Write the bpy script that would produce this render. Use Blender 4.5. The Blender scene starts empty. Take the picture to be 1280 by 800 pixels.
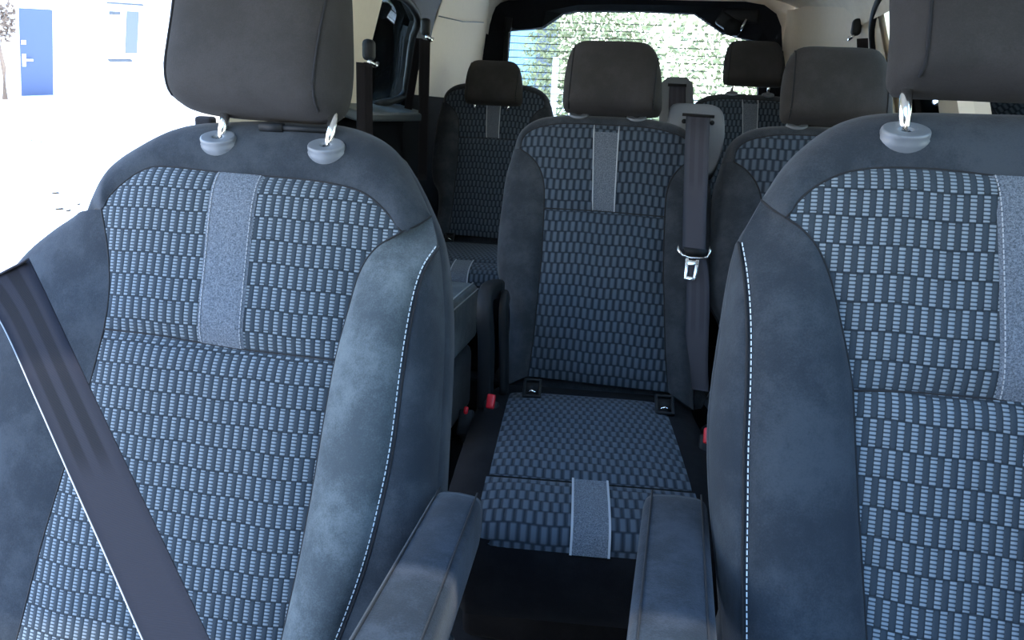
import bpy, bmesh, math, random
from mathutils import Vector as V3, Matrix
random.seed(4)
sc = bpy.context.scene
COL = sc.collection
R = math.radians

# ------------------------------------------------------------------ camera
F = 924.0
CAM = V3((0, 0, 1.12))
ROT = (Matrix.Rotation(R(11.0), 3, 'Z') @ Matrix.Rotation(R(90 - 15.7), 3, 'X')
       @ Matrix.Rotation(R(2.8), 3, 'Z'))
cam_d = bpy.data.cameras.new('camera')
cam_d.sensor_width = 36.0
cam_d.lens = F * 36.0 / 1280.0
cam_d.clip_start = 0.02
cam_d.clip_end = 300
cam = bpy.data.objects.new('camera', cam_d)
COL.objects.link(cam)
cam.matrix_world = Matrix.Translation(CAM) @ ROT.to_4x4()
sc.camera = cam


def ray(x, y): return ROT @ V3(((x - 640) / F, -(y - 400) / F, -1.0))
def atZ(x, y, Z): return CAM + ray(x, y) * Z
def atY(x, y, Y):
    r = ray(x, y)
    return CAM + r * (Y / r.y)
def onplane(x, y, p0, n):
    r = ray(x, y)
    return CAM + r * ((p0 - CAM).dot(n) / r.dot(n))
def atz(x, y, z): return onplane(x, y, V3((0, 0, z)), V3((0, 0, 1)))
def atX(x, y, X): return onplane(x, y, V3((X, 0, 0)), V3((1, 0, 0)))


# ------------------------------------------------------------------ materials
class NT:
    """tiny node-graph helper"""
    def __init__(s, name):
        s.m = bpy.data.materials.new(name)
        s.m.use_nodes = True
        s.t = s.m.node_tree
        s.b = s.t.nodes['Principled BSDF']

    def n(s, typ, **kw):
        nd = s.t.nodes.new(typ)
        for k, v in kw.items():
            setattr(nd, k, v)
        return nd

    def put(s, sock, v):
        if hasattr(v, 'is_output'):
            s.t.links.new(v, sock)
        else:
            sock.default_value = v

    def math(s, op, a, b=None, c=None):
        nd = s.n('ShaderNodeMath', operation=op)
        s.put(nd.inputs[0], a)
        if b is not None: s.put(nd.inputs[1], b)
        if c is not None: s.put(nd.inputs[2], c)
        return nd.outputs[0]

    def step(s, x, lo, hi):
        nd = s.n('ShaderNodeMapRange', interpolation_type='SMOOTHSTEP')
        s.put(nd.inputs['Value'], x)
        nd.inputs['From Min'].default_value = lo
        nd.inputs['From Max'].default_value = hi
        return nd.outputs['Result']

    def mix(s, f, a, b):
        nd = s.n('ShaderNodeMix', data_type='RGBA')
        s.put(nd.inputs[0], f)
        s.put(nd.inputs[6], a if hasattr(a, 'is_output') else (*a, 1))
        s.put(nd.inputs[7], b if hasattr(b, 'is_output') else (*b, 1))
        return nd.outputs[2]

    def noise(s, scale, detail=3, vec=None, rough=.6):
        nd = s.n('ShaderNodeTexNoise')
        nd.inputs['Scale'].default_value = scale
        nd.inputs['Detail'].default_value = detail
        nd.inputs['Roughness'].default_value = rough
        if vec is None:
            tc = s.n('ShaderNodeTexCoord')
            vec = tc.outputs['Object']
        s.t.links.new(vec, nd.inputs['Vector'])
        return nd.outputs['Fac']

    def uv(s):
        tc = s.n('ShaderNodeTexCoord')
        sp = s.n('ShaderNodeSeparateXYZ')
        s.t.links.new(tc.outputs['UV'], sp.inputs[0])
        return sp.outputs[0], sp.outputs[1], tc.outputs['UV']

    def bump(s, h, dist, strength=1.0):
        nd = s.n('ShaderNodeBump')
        nd.inputs['Distance'].default_value = dist
        nd.inputs['Strength'].default_value = strength
        s.put(nd.inputs['Height'], h)
        s.t.links.new(nd.outputs[0], s.b.inputs['Normal'])

    def color(s, c): s.put(s.b.inputs['Base Color'], c if hasattr(c, 'is_output') else (*c, 1))
    def set(s, **kw):
        for k, v in kw.items():
            s.b.inputs[k.replace('_', ' ')].default_value = v


def mat_fabric(name, dark, light, scale=500, mottle=14, sheen=.25, bump=.0006):
    k = NT(name)
    fine = k.noise(scale, 2)
    big = k.noise(mottle, 5, rough=.7)
    f = k.math('ADD', k.math('MULTIPLY', fine, .55), k.math('MULTIPLY', k.step(big, .3, .75), .55))
    k.color(k.mix(k.step(f, .25, .85), dark, light))
    k.set(Roughness=.95, Sheen_Weight=sheen * .3, Sheen_Roughness=.5)
    k.put(k.b.inputs['Specular IOR Level'], .08)
    k.bump(fine, bump, .6)
    return k.m


def mat_plain(name, c, rough=.5, metal=0.0, spec=.5, noise=0, amt=.25, bump=0):
    k = NT(name)
    if noise:
        f = k.noise(noise, 4)
        k.color(k.mix(f, tuple(x * (1 - amt) for x in c), tuple(x * (1 + amt) for x in c)))
        if bump: k.bump(f, bump)
    else:
        k.color(c)
    k.set(Roughness=rough, Metallic=metal)
    k.put(k.b.inputs['Specular IOR Level'], spec)
    return k.m


def mat_weave(name, cu, rv, dark, light, dash=.00457, dashes=True, puff=.0015):
    """staggered ribbed blocks: rows offset by half a column, half of each column woven light"""
    k = NT(name)
    u, v, uv = k.uv()
    # slight wave of the rows
    wob = k.math('MULTIPLY', k.math('SINE', k.math('MULTIPLY', u, 2 * math.pi / (cu * 7))), rv * .04)
    vv = k.math('ADD', v, wob)
    fr = k.math('DIVIDE', vv, rv)
    row = k.math('FLOOR', fr)
    fv = k.math('FRACT', fr)
    off = k.math('MULTIPLY', k.math('FLOORED_MODULO', row, 2.0), .5)
    x = k.math('ADD', k.math('DIVIDE', u, cu), off)
    fx = k.math('FRACT', x)
    f2 = k.math('FRACT', k.math('MULTIPLY', x, 2.0))
    col = k.math('SUBTRACT', k.step(fx, 0.0, .06), k.step(fx, .48, .54))
    col = k.math('MULTIPLY', col, k.math('SUBTRACT', k.step(fv, 0, .04), k.step(fv, .95, 1.0)))
    if not dashes: f2 = fx
    if dashes:
        d = k.math('FRACT', k.math('DIVIDE', v, dash))
        d = k.math('SUBTRACT', k.step(d, .08, .26), k.step(d, .68, .86))
        lightmask = k.math('MULTIPLY', col, d)
    else:
        lightmask = k.math('MULTIPLY', k.math('MULTIPLY', k.step(fx, .12, .34), k.math('SUBTRACT', 1.0, k.step(fx, .62, .9))), k.math('SUBTRACT', k.step(fv, 0, .12), k.step(fv, .88, 1.0)))
    # puffy relief
    px = k.math('SINE', k.math('MULTIPLY', f2, math.pi))
    pv = k.math('POWER', k.math('SINE', k.math('MULTIPLY', fv, math.pi)), .35)
    h = k.math('MULTIPLY', k.math('POWER', px, .5), pv)
    edge = k.step(h, .15, .6)
    n = k.noise(900, 2)
    base = k.mix(k.math('MULTIPLY', edge, k.math('ADD', .6, k.math('MULTIPLY', n, .5))), tuple(c * (.45 if dashes else .7) for c in dark), dark)
    k.color(k.mix(lightmask, base, light))
    k.set(Roughness=.9, Sheen_Weight=.05)
    k.put(k.b.inputs['Specular IOR Level'], .1)
    k.bump(h, puff, .8)
    return k.m


def mat_felt(name):
    k = NT(name)
    a = k.noise(420, 4, rough=.8)
    b = k.noise(900, 2)
    f = k.step(k.math('ADD', k.math('MULTIPLY', a, .7), k.math('MULTIPLY', b, .35)), .36, .7)
    k.color(k.mix(f, (.036, .043, .051), (.165, .182, .205)))
    k.set(Roughness=.95, Sheen_Weight=.08)
    k.put(k.b.inputs['Specular IOR Level'], .1)
    k.bump(a, .001, .6)
    return k.m


def mat_belt(name, base=(.014, .014, .019), edge=False, stripe=.8):
    k = NT(name)
    u, v, uv = k.uv()
    s1 = k.math('SUBTRACT', k.step(u, .20, .24), k.step(u, .40, .44))
    s2 = k.math('SUBTRACT', k.step(u, .56, .60), k.step(u, .76, .80))
    st = k.math('ADD', s1, s2)
    st = k.math('MULTIPLY', st, k.math('SUBTRACT', 1.0, k.step(v, .47, .57)))
    rib = k.math('SINE', k.math('MULTIPLY', v, 2500.0))
    k.color(k.mix(k.math('MULTIPLY', st, stripe), base, tuple(c * .35 for c in base)))
    if edge:  # pale line along one edge: sunlight on the webbing, painted in
        k.color(k.mix(k.math('SUBTRACT', 1.0, k.step(u, .0, .035)), k.mix(k.math('MULTIPLY', st, stripe), base, tuple(c * .35 for c in base)), (.5, .5, .52)))
    k.set(Roughness=.8)
    k.put(k.b.inputs['Specular IOR Level'], .12)
    k.bump(rib, .0003, .3)
    return k.m


def mat_glass(name, tint=(.93, .97, .96), refl=.9):
    m = bpy.data.materials.new(name)
    m.use_nodes = True
    t = m.node_tree
    t.nodes.clear()
    o = t.nodes.new('ShaderNodeOutputMaterial')
    mx = t.nodes.new('ShaderNodeMixShader')
    tr = t.nodes.new('ShaderNodeBsdfTransparent')
    gl = t.nodes.new('ShaderNodeBsdfGlossy')
    fr = t.nodes.new('ShaderNodeFresnel')
    fr.inputs['IOR'].default_value = 1.45
    tr.inputs['Color'].default_value = (*tint, 1)
    gl.inputs['Roughness'].default_value = .02
    gl.inputs['Color'].default_value = (refl, refl, refl, 1)
    t.links.new(fr.outputs[0], mx.inputs[0])
    t.links.new(tr.outputs[0], mx.inputs[1])
    t.links.new(gl.outputs[0], mx.inputs[2])
    t.links.new(mx.outputs[0], o.inputs['Surface'])
    return m


M = dict(
    fabric=mat_fabric('charcoal_suede', (.020, .024, .029), (.038, .044, .050), mottle=11),
    worn=mat_fabric('lit_worn_suede', (.045, .054, .058), (.105, .120, .122), mottle=9),  # paler suede copy: wear plus light falling on it, both in the colour
    armfab=mat_fabric('armrest_suede', (.013, .016, .020), (.028, .034, .043), mottle=14),
    black=mat_fabric('black_cloth', (.004, .004, .005), (.008, .008, .009), mottle=14, sheen=.05),
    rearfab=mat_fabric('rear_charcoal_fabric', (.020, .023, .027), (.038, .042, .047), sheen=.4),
    head=mat_fabric('headrest_fabric', (.030, .028, .026), (.042, .039, .037), mottle=6, sheen=.12),
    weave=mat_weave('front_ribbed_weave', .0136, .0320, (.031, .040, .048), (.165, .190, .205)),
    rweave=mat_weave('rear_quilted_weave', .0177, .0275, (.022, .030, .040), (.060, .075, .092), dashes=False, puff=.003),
    felt=mat_felt('grey_felt'),
    thread=mat_plain('white_thread', (.50, .54, .55), .8),
    greythread=mat_plain('grey_piping', (.30, .31, .32), .8),
    seam=mat_plain('seam_shadow_cord', (.006, .006, .007), .9),
    plastic=mat_plain('black_plastic', (.007, .008, .009), .6, spec=.25, noise=300, bump=.0003),
    trimdark=mat_plain('dark_trim_plastic', (.010, .011, .013), .9, spec=.08, noise=200, bump=.0004),
    greyplastic=mat_plain('grey_plastic', (.13, .14, .145), .5, noise=250, amt=.08),
    bezel=mat_plain('bezel_plastic', (.12, .13, .14), .4),
    chrome=mat_plain('chrome', (.82, .82, .80), .16, 1.0),
    beige=mat_plain('beige_trim', (.76, .66, .52), .85, noise=60, amt=.05),
    headliner=mat_fabric('headliner_cloth', (.70, .62, .50), (.80, .72, .59), scale=700, mottle=5, sheen=.1, bump=.0003),
    carpet=mat_fabric('carpet', (.006, .006, .007), (.012, .013, .015), scale=300),
    belt=mat_belt('belt_webbing', edge=True),
    rearbelt=mat_belt('rear_belt_webbing', (.062, .060, .070), stripe=.25),
    pillarbelt=mat_belt('pillar_belt_webbing', (.014, .012, .013), stripe=.25),
    ledge=mat_plain('grey_ledge', (.05, .06, .065), .5),
    red=mat_plain('red_button', (.55, .01, .02), .35),
    glass=mat_glass('window_glass'),
    tint=mat_glass('side_window_glass', (.80, .88, .86)),
    white=mat_plain('white_render', (.86, .86, .84), .9, noise=8, amt=.03),
    bluedoor=mat_plain('blue_door_paint', (.085, .115, .20), .95, spec=.1),
    concrete=mat_plain('pale_paving', (.80, .79, .77), .95, noise=1.5, amt=.06),
    leaf=mat_plain('foliage', (.22, .235, .12), .8, noise=3, amt=.35),
    dryleaf=mat_plain('dry_leaf', (.035, .028, .02), .95, spec=.05),
    bark=mat_plain('bark', (.16, .12, .09), .9, noise=30, amt=.4),
    bluewall=mat_plain('pale_blue_cladding', (.16, .30, .42), .8, noise=5, amt=.1),
    greywall=mat_plain('grey_cladding', (.08, .095, .11), .8, noise=10, amt=.4),
    darkpane=mat_plain('dark_pane', (.10, .12, .12), .2),
)


# ------------------------------------------------------------------ object helpers
def tag(o, label, cat, group=None, kind=None):
    if label: o['label'] = label
    if cat: o['category'] = cat
    if group: o['group'] = group
    if kind: o['kind'] = kind
    return o


def thing(name, label, cat, loc, group=None):
    o = bpy.data.objects.new(name, None)
    o.empty_display_size = .05
    COL.objects.link(o)
    o.location = loc
    return tag(o, label, cat, group)


def world_loc(p):
    v = V3((0, 0, 0))
    while p:
        v = v + p.location
        p = p.parent
    return v


def obj(name, verts, faces, m, parent=None, uvs=None, smooth=True, label=None, kind=None, subd=0):
    """verts are given in world space; stored relative to the parent chain"""
    off = world_loc(parent) if parent else V3((0, 0, 0))
    me = bpy.data.meshes.new(name)
    me.from_pydata([tuple(V3(v) - off) for v in verts], [], faces)
    if uvs:
        ul = me.uv_layers.new(name='UVMap')
        for lp in me.loops:
            ul.data[lp.index].uv = uvs[lp.vertex_index]
    me.materials.append(m)
    if smooth:
        me.polygons.foreach_set('use_smooth', [True] * len(me.polygons))
    me.update()
    o = bpy.data.objects.new(name, me)
    COL.objects.link(o)
    if parent: o.parent = parent
    if label: o['label'] = label
    if kind: o['kind'] = kind
    if subd:
        sd = o.modifiers.new('subsurf', 'SUBSURF')
        sd.levels = sd.render_levels = subd
    return o


class MB:
    """collects shapes into one mesh"""
    def __init__(s): s.v = []; s.f = []
    def add(s, vs, fs):
        k = len(s.v)
        s.v += [V3(v) for v in vs]
        s.f += [tuple(i + k for i in f) for f in fs]

    def box(s, c, size, rot=None, bev=0):
        bm = bmesh.new()
        bmesh.ops.create_cube(bm, size=1)
        for v in bm.verts: v.co = V3((v.co.x * size[0], v.co.y * size[1], v.co.z * size[2]))
        if bev: bmesh.ops.bevel(bm, geom=bm.edges[:], offset=bev, segments=3, affect='EDGES', profile=.5)
        s.bm(bm, c, rot)

    def bm(s, bm, c=(0, 0, 0), rot=None):
        bm.verts.index_update()
        s.add([(rot @ v.co if rot else v.co) + V3(c) for v in bm.verts], [[v.index for v in f.verts] for f in bm.faces])
        bm.free()

    def tube(s, pts, r, n=10, cap=True):
        pts = [V3(p) for p in pts]
        k = len(s.v)
        up = V3((0, 0, 1))
        for i, p in enumerate(pts):
            t = (pts[min(i + 1, len(pts) - 1)] - pts[max(i - 1, 0)]).normalized()
            a = t.cross(up)
            if a.length < .05: a = t.cross(V3((1, 0, 0)))
            a.normalize()
            b = t.cross(a)
            rr = r[i] if isinstance(r, (list, tuple)) else r
            for j in range(n):
                q = 2 * math.pi * j / n
                s.v.append(p + a * (math.cos(q) * rr) + b * (math.sin(q) * rr))
        for i in range(len(pts) - 1):
            for j in range(n):
                s.f.append((k + i * n + j, k + i * n + (j + 1) % n, k + (i + 1) * n + (j + 1) % n, k + (i + 1) * n + j))
        if cap:
            s.f.append(tuple(range(k + n - 1, k - 1, -1)))
            e = k + (len(pts) - 1) * n
            s.f.append(tuple(range(e, e + n)))

    def loft(s, loops, cap=True):
        k = len(s.v)
        n = len(loops[0])
        for l in loops: s.v += [V3(p) for p in l]
        for i in range(len(loops) - 1):
            for j in range(n):
                s.f.append((k + i * n + j, k + i * n + (j + 1) % n, k + (i + 1) * n + (j + 1) % n, k + (i + 1) * n + j))
        if cap:
            s.f.append(tuple(range(k + n - 1, k - 1, -1)))
            e = k + (len(loops) - 1) * n
            s.f.append(tuple(range(e, e + n)))

    def build(s, name, m, parent=None, **kw): return obj(name, s.v, s.f, m, parent, **kw)


def copy_tree(o, parent=None):
    c = o.copy()
    COL.objects.link(c)
    c.parent = parent
    for ch in list(o.children): copy_tree(ch, c)
    return c


def cr(pts, n, closed=False):
    """Catmull-Rom resample (any dimension tuples) to n points, even in chord length"""
    P = [tuple(p) for p in pts]
    d = len(P[0])
    L = [0]
    Q = P + ([P[0]] if closed else [])
    for a, b in zip(Q, Q[1:]):
        L.append(L[-1] + max(1e-9, math.sqrt(sum((x - y) ** 2 for x, y in zip(a, b)))))
    N = len(P)
    segs = len(Q) - 1
    def g(i):
        if closed: return P[i % N]
        if i < 0: return tuple(2 * P[0][k] - P[1][k] for k in range(d))
        if i >= N: return tuple(2 * P[-1][k] - P[-2][k] for k in range(d))
        return P[i]
    out = []
    for j in range(n):
        s = L[-1] * (j / n if closed else j / (n - 1))
        i = 0
        while i < segs - 1 and L[i + 1] < s: i += 1
        t = (s - L[i]) / (L[i + 1] - L[i])
        p0, p1, p2, p3 = g(i - 1), g(i), g(i + 1), g(i + 2)
        out.append(tuple(.5 * (2 * p1[k] + (p2[k] - p0[k]) * t + (2 * p0[k] - 5 * p1[k] + 4 * p2[k] - p3[k]) * t * t
                               + (3 * p1[k] - p0[k] - 3 * p2[k] + p3[k]) * t ** 3) for k in range(d)))
    return out


# ------------------------------------------------------------------ seat frame: u to the right, v up the backrest, h towards the front
class Frame:
    def __init__(s, O, recline):
        s.O = O
        s.U = V3((1, 0, 0))
        s.Vv = V3((0, math.sin(R(recline)), math.cos(R(recline))))
        s.N = V3((0, -math.cos(R(recline)), math.sin(R(recline))))
    def px(s, x, y, h=0.0):
        p = onplane(x, y, s.O + s.N * h, s.N) - s.O
        return (p.dot(s.U), p.dot(s.Vv), h)
    def W(s, c): return s.O + s.U * c[0] + s.Vv * c[1] + s.N * c[2]
    def curve(s, pts, h=0.0):
        """pixel points (x, y[, h]) -> local"""
        return [s.px(p[0], p[1], p[2] if len(p) > 2 else h) for p in pts]


def lerp(a, b, t): return tuple(x + (y - x) * t for x, y in zip(a, b))


def coons(fr, name, bottom, top, left, right, m, parent, n=40, k=40, bulge=.012, pa=4, pb=6, uvo=(0, 0), **kw):
    """patch bounded by four local curves; left/right run bottom->top"""
    c0, c1, d0, d1 = cr(bottom, n), cr(top, n), cr(left, k), cr(right, k)
    vs, uvs, fs = [], [], []
    for j in range(k):
        b = j / (k - 1)
        for i in range(n):
            a = i / (n - 1)
            q = []
            for x in range(3):
                ruled = (1 - b) * c0[i][x] + b * c1[i][x] + (1 - a) * d0[j][x] + a * d1[j][x]
                bil = ((1 - a) * (1 - b) * c0[0][x] + a * (1 - b) * c0[-1][x] + (1 - a) * b * c1[0][x] + a * b * c1[-1][x])
                q.append(ruled - bil)
            q[2] += bulge * (1 - abs(2 * a - 1) ** pa) * (1 - abs(2 * b - 1) ** pb)
            vs.append(fr.W(q))
            uvs.append((q[0] + uvo[0], q[1] + uvo[1]))
    for j in range(k - 1):
        for i in range(n - 1):
            fs.append((j * n + i, j * n + i + 1, (j + 1) * n + i + 1, (j + 1) * n + i))
    return obj(name, vs, fs, m, parent, uvs=uvs, **kw)


def ruled(fr, name, c0, c1, m, parent, n=60, k=14, mode='bulge', bulge=.03, taper=.12, **kw):
    """strip between local curves c0 (seam) and c1 (outer). mode round: quarter-round roll to the outline"""
    a, b = cr(c0, n), cr(c1, n)
    vs, fs = [], []
    for i in range(n):
        t = i / (n - 1)
        env = min(1, t / taper) if taper else 1
        env = env * env * (3 - 2 * env)
        for j in range(k):
            s = j / (k - 1)
            if mode == 'round':
                w, wh = math.sin(s * math.pi / 2), 1 - math.cos(s * math.pi / 2)
            else:
                w, wh = s, s * s * (3 - 2 * s)
            q = [a[i][0] + (b[i][0] - a[i][0]) * w, a[i][1] + (b[i][1] - a[i][1]) * w, a[i][2] + (b[i][2] - a[i][2]) * wh]
            if mode == 'bulge': q[2] += bulge * env * (4 * s * (1 - s)) ** .6
            else: q[2] += bulge * env * (4 * s * (1 - s)) ** .8
            vs.append(fr.W(q))
    for i in range(n - 1):
        for j in range(k - 1):
            fs.append((i * k + j, i * k + j + 1, (i + 1) * k + j + 1, (i + 1) * k + j))
    return obj(name, vs, fs, m, parent, **kw)


def seam_tube(fr, name, curve, m, parent, r=.0022, lift=0.0, n=50):
    mb = MB()
    mb.tube([fr.W((p[0], p[1], p[2] + lift)) for p in cr(curve, n)], r, 6)
    return mb.build(name, m, parent)


def stitches(fr, name, curve, m, parent, pitch=.0075, ln=.005, w=.0012, lift=.003):
    L = cr(curve, 400)
    P = [fr.W((p[0], p[1], p[2] + lift)) for p in L]
    tot = sum((b - a).length for a, b in zip(P, P[1:]))
    P = [V3(p) for p in cr([tuple(p) for p in P], int(tot / pitch) + 2)]
    mb = MB()
    for a, b in zip(P, P[1:]):
        d = (b - a).normalized()
        s = d.cross(fr.N).normalized()
        nn = s.cross(d)
        c = a + d * (pitch / 2)
        rot = Matrix((s, d, nn)).transposed()
        mb.box(c, (w, ln, .0014), rot)
    return mb.build(name, m, parent, smooth=False)


def shell(fr, name, loop, m, parent, depth=.10, n=90, h0=None):
    """back body behind a closed silhouette loop (local coords)"""
    L = cr(loop, n, closed=True)
    cu = sum(p[0] for p in L) / n
    cv = sum(p[1] for p in L) / n
    mb = MB()
    loops = []
    for dz, sc_ in ((-.004, .96), (.0, .995), (.03, 1.0), (depth * .7, .985), (depth * .93, .95), (depth, .88)):
        loops.append([fr.W((cu + (p[0] - cu) * sc_, cv + (p[1] - cv) * sc_, p[2] - dz - .002)) for p in L])
    mb.loft(loops)
    return mb.build(name, m, parent)


def bezel(fr, parent, c, a=.027, b=.020, h=.010, tilt=38):
    """oval guide disc lying on the sloping seat top at local point c"""
    ax = (fr.Vv * math.cos(R(tilt)) + fr.N * math.sin(R(tilt)))
    side = fr.N * math.cos(R(tilt)) - fr.Vv * math.sin(R(tilt))
    mb = MB()
    loops = []
    P0 = fr.W(c)
    for (s, z) in ((1.06, -.030), (1.06, -.004), (1.05, 0), (1.0, .0015), (1.0, h * .55), (.985, h * .8), (.95, h * .95), (.90, h), (.86, h), (.5, h * .95), (.34, h * .92), (.32, h * .9), (.28, h * .4)):
        loops.append([P0 + fr.U * (math.cos(q) * a * s) + side * (math.sin(q) * b * s) + ax * z for q in [2 * math.pi * i / 32 for i in range(32)]])
    mb.loft(loops)
    return mb.build('headrest_guide', M['bezel'], parent)


def headrest(fr, parent, outline, thick, posts, seam_in=.03, seams=(True, True), h=0.0, post_r=.0068, post_h=-.01):
    """closed local outline (u,v); body lofted through rounded section; posts: list of (u, vbottom)"""
    L = cr(outline, 72, closed=True)
    us = [p[0] for p in L]
    vs_ = [p[1] for p in L]
    cu, cv = (min(us) + max(us)) / 2, (min(vs_) + max(vs_)) / 2
    hw, hh = (max(us) - min(us)) / 2, (max(vs_) - min(vs_)) / 2
    mb = MB()
    T = (.04, .2, .4, .55, .66, .74, .81, .87, .915, .95, .975, .99, .998)
    def nz(t): return thick / 2 * (1 - min(1, t) ** 7) ** .455 + .006 * (1 - t * t)
    def ring(t, z): return [fr.W((cu + (p[0] - cu) * t, cv + (p[1] - cv) * t, h + z)) for p in L]
    mb.loft([ring(t, nz(t)) for t in T] + [ring(1.0, 0)] + [ring(t, -nz(t)) for t in T[::-1]])
    hd = mb.build('headrest', M['head'], parent)
    for sgn, on in ((-1, seams[0]), (1, seams[1])):
        if not on: continue
        u0 = cu + sgn * (hw - seam_in)
        pts = []
        for q in range(41):
            v = cv + hh * (-.955 + 1.91 * q / 40)
            # scale at which the outline passes through (u0, v)
            best = 1.0
            for a_, b_ in zip(L, L[1:] + L[:1]):
                du, dv = u0 - cu, v - cv
                ex, ey = b_[0] - a_[0], b_[1] - a_[1]
                den = du * ey - dv * ex
                if abs(den) < 1e-12: continue
                k_ = ((a_[0] - cu) * ey - (a_[1] - cv) * ex) / den
                w_ = ((a_[0] - cu) * dv - (a_[1] - cv) * du) / den
                if k_ > 0 and -1e-6 <= w_ <= 1 + 1e-6: best = 1 / k_
            if best < .992: pts.append(fr.W((u0, v, h + nz(best) + .0004)))
        sm = MB()
        sm.tube(pts, .0022, 6)
        sm.build('seam', M['seam'], hd)
    for (u, vb) in posts:
        pb = MB()
        pb.tube([fr.W((u, vb - .02, post_h)), fr.W((u, cv - hh + .03, post_h))], post_r, 14)
        pb.build('post', M['chrome'], hd, label='chrome post')
    return hd


def ribbon(name, left, right, m, parent, thick=.0014, n=60, vscale=1.0):
    """webbing between two world-space edge curves"""
    a = [V3(p) for p in cr([tuple(p) for p in left], n)]
    b = [V3(p) for p in cr([tuple(p) for p in right], n)]
    K = 7
    vs, uvs, fs = [], [], []
    for side in (0, 1):
        for i in range(n):
            ta = (a[min(i + 1, n - 1)] - a[max(i - 1, 0)])
            nn = ta.cross(b[i] - a[i])
            if nn.length > 1e-9: nn.normalize()
            for j in range(K):
                s = j / (K - 1)
                vs.append(a[i].lerp(b[i], s) + nn * (thick * (.5 if side else -.5)))
                uvs.append((s, i / (n - 1) * vscale))
    o = n * K
    for i in range(n - 1):
        for j in range(K - 1):
            q = (i * K + j, i * K + j + 1, (i + 1) * K + j + 1, (i + 1) * K + j)
            fs.append(q[::-1])
            fs.append(tuple(x + o for x in q))
        for j in (0, K - 1):
            q = (i * K + j, (i + 1) * K + j, (i + 1) * K + j + o, i * K + j + o)
            fs.append(q)
    for i in (0, n - 1):
        for j in range(K - 1):
            fs.append((i * K + j, i * K + j + 1, i * K + j + 1 + o, i * K + j + o))
    return obj(name, vs, fs, m, parent, uvs=uvs)


def belt_edges(center, width, side):
    """edges from world centre points, each with a sideways direction"""
    l = [V3(c) - V3(s).normalized() * width / 2 for c, s in zip(center, side)]
    r = [V3(c) + V3(s).normalized() * width / 2 for c, s in zip(center, side)]
    return l, r


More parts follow.
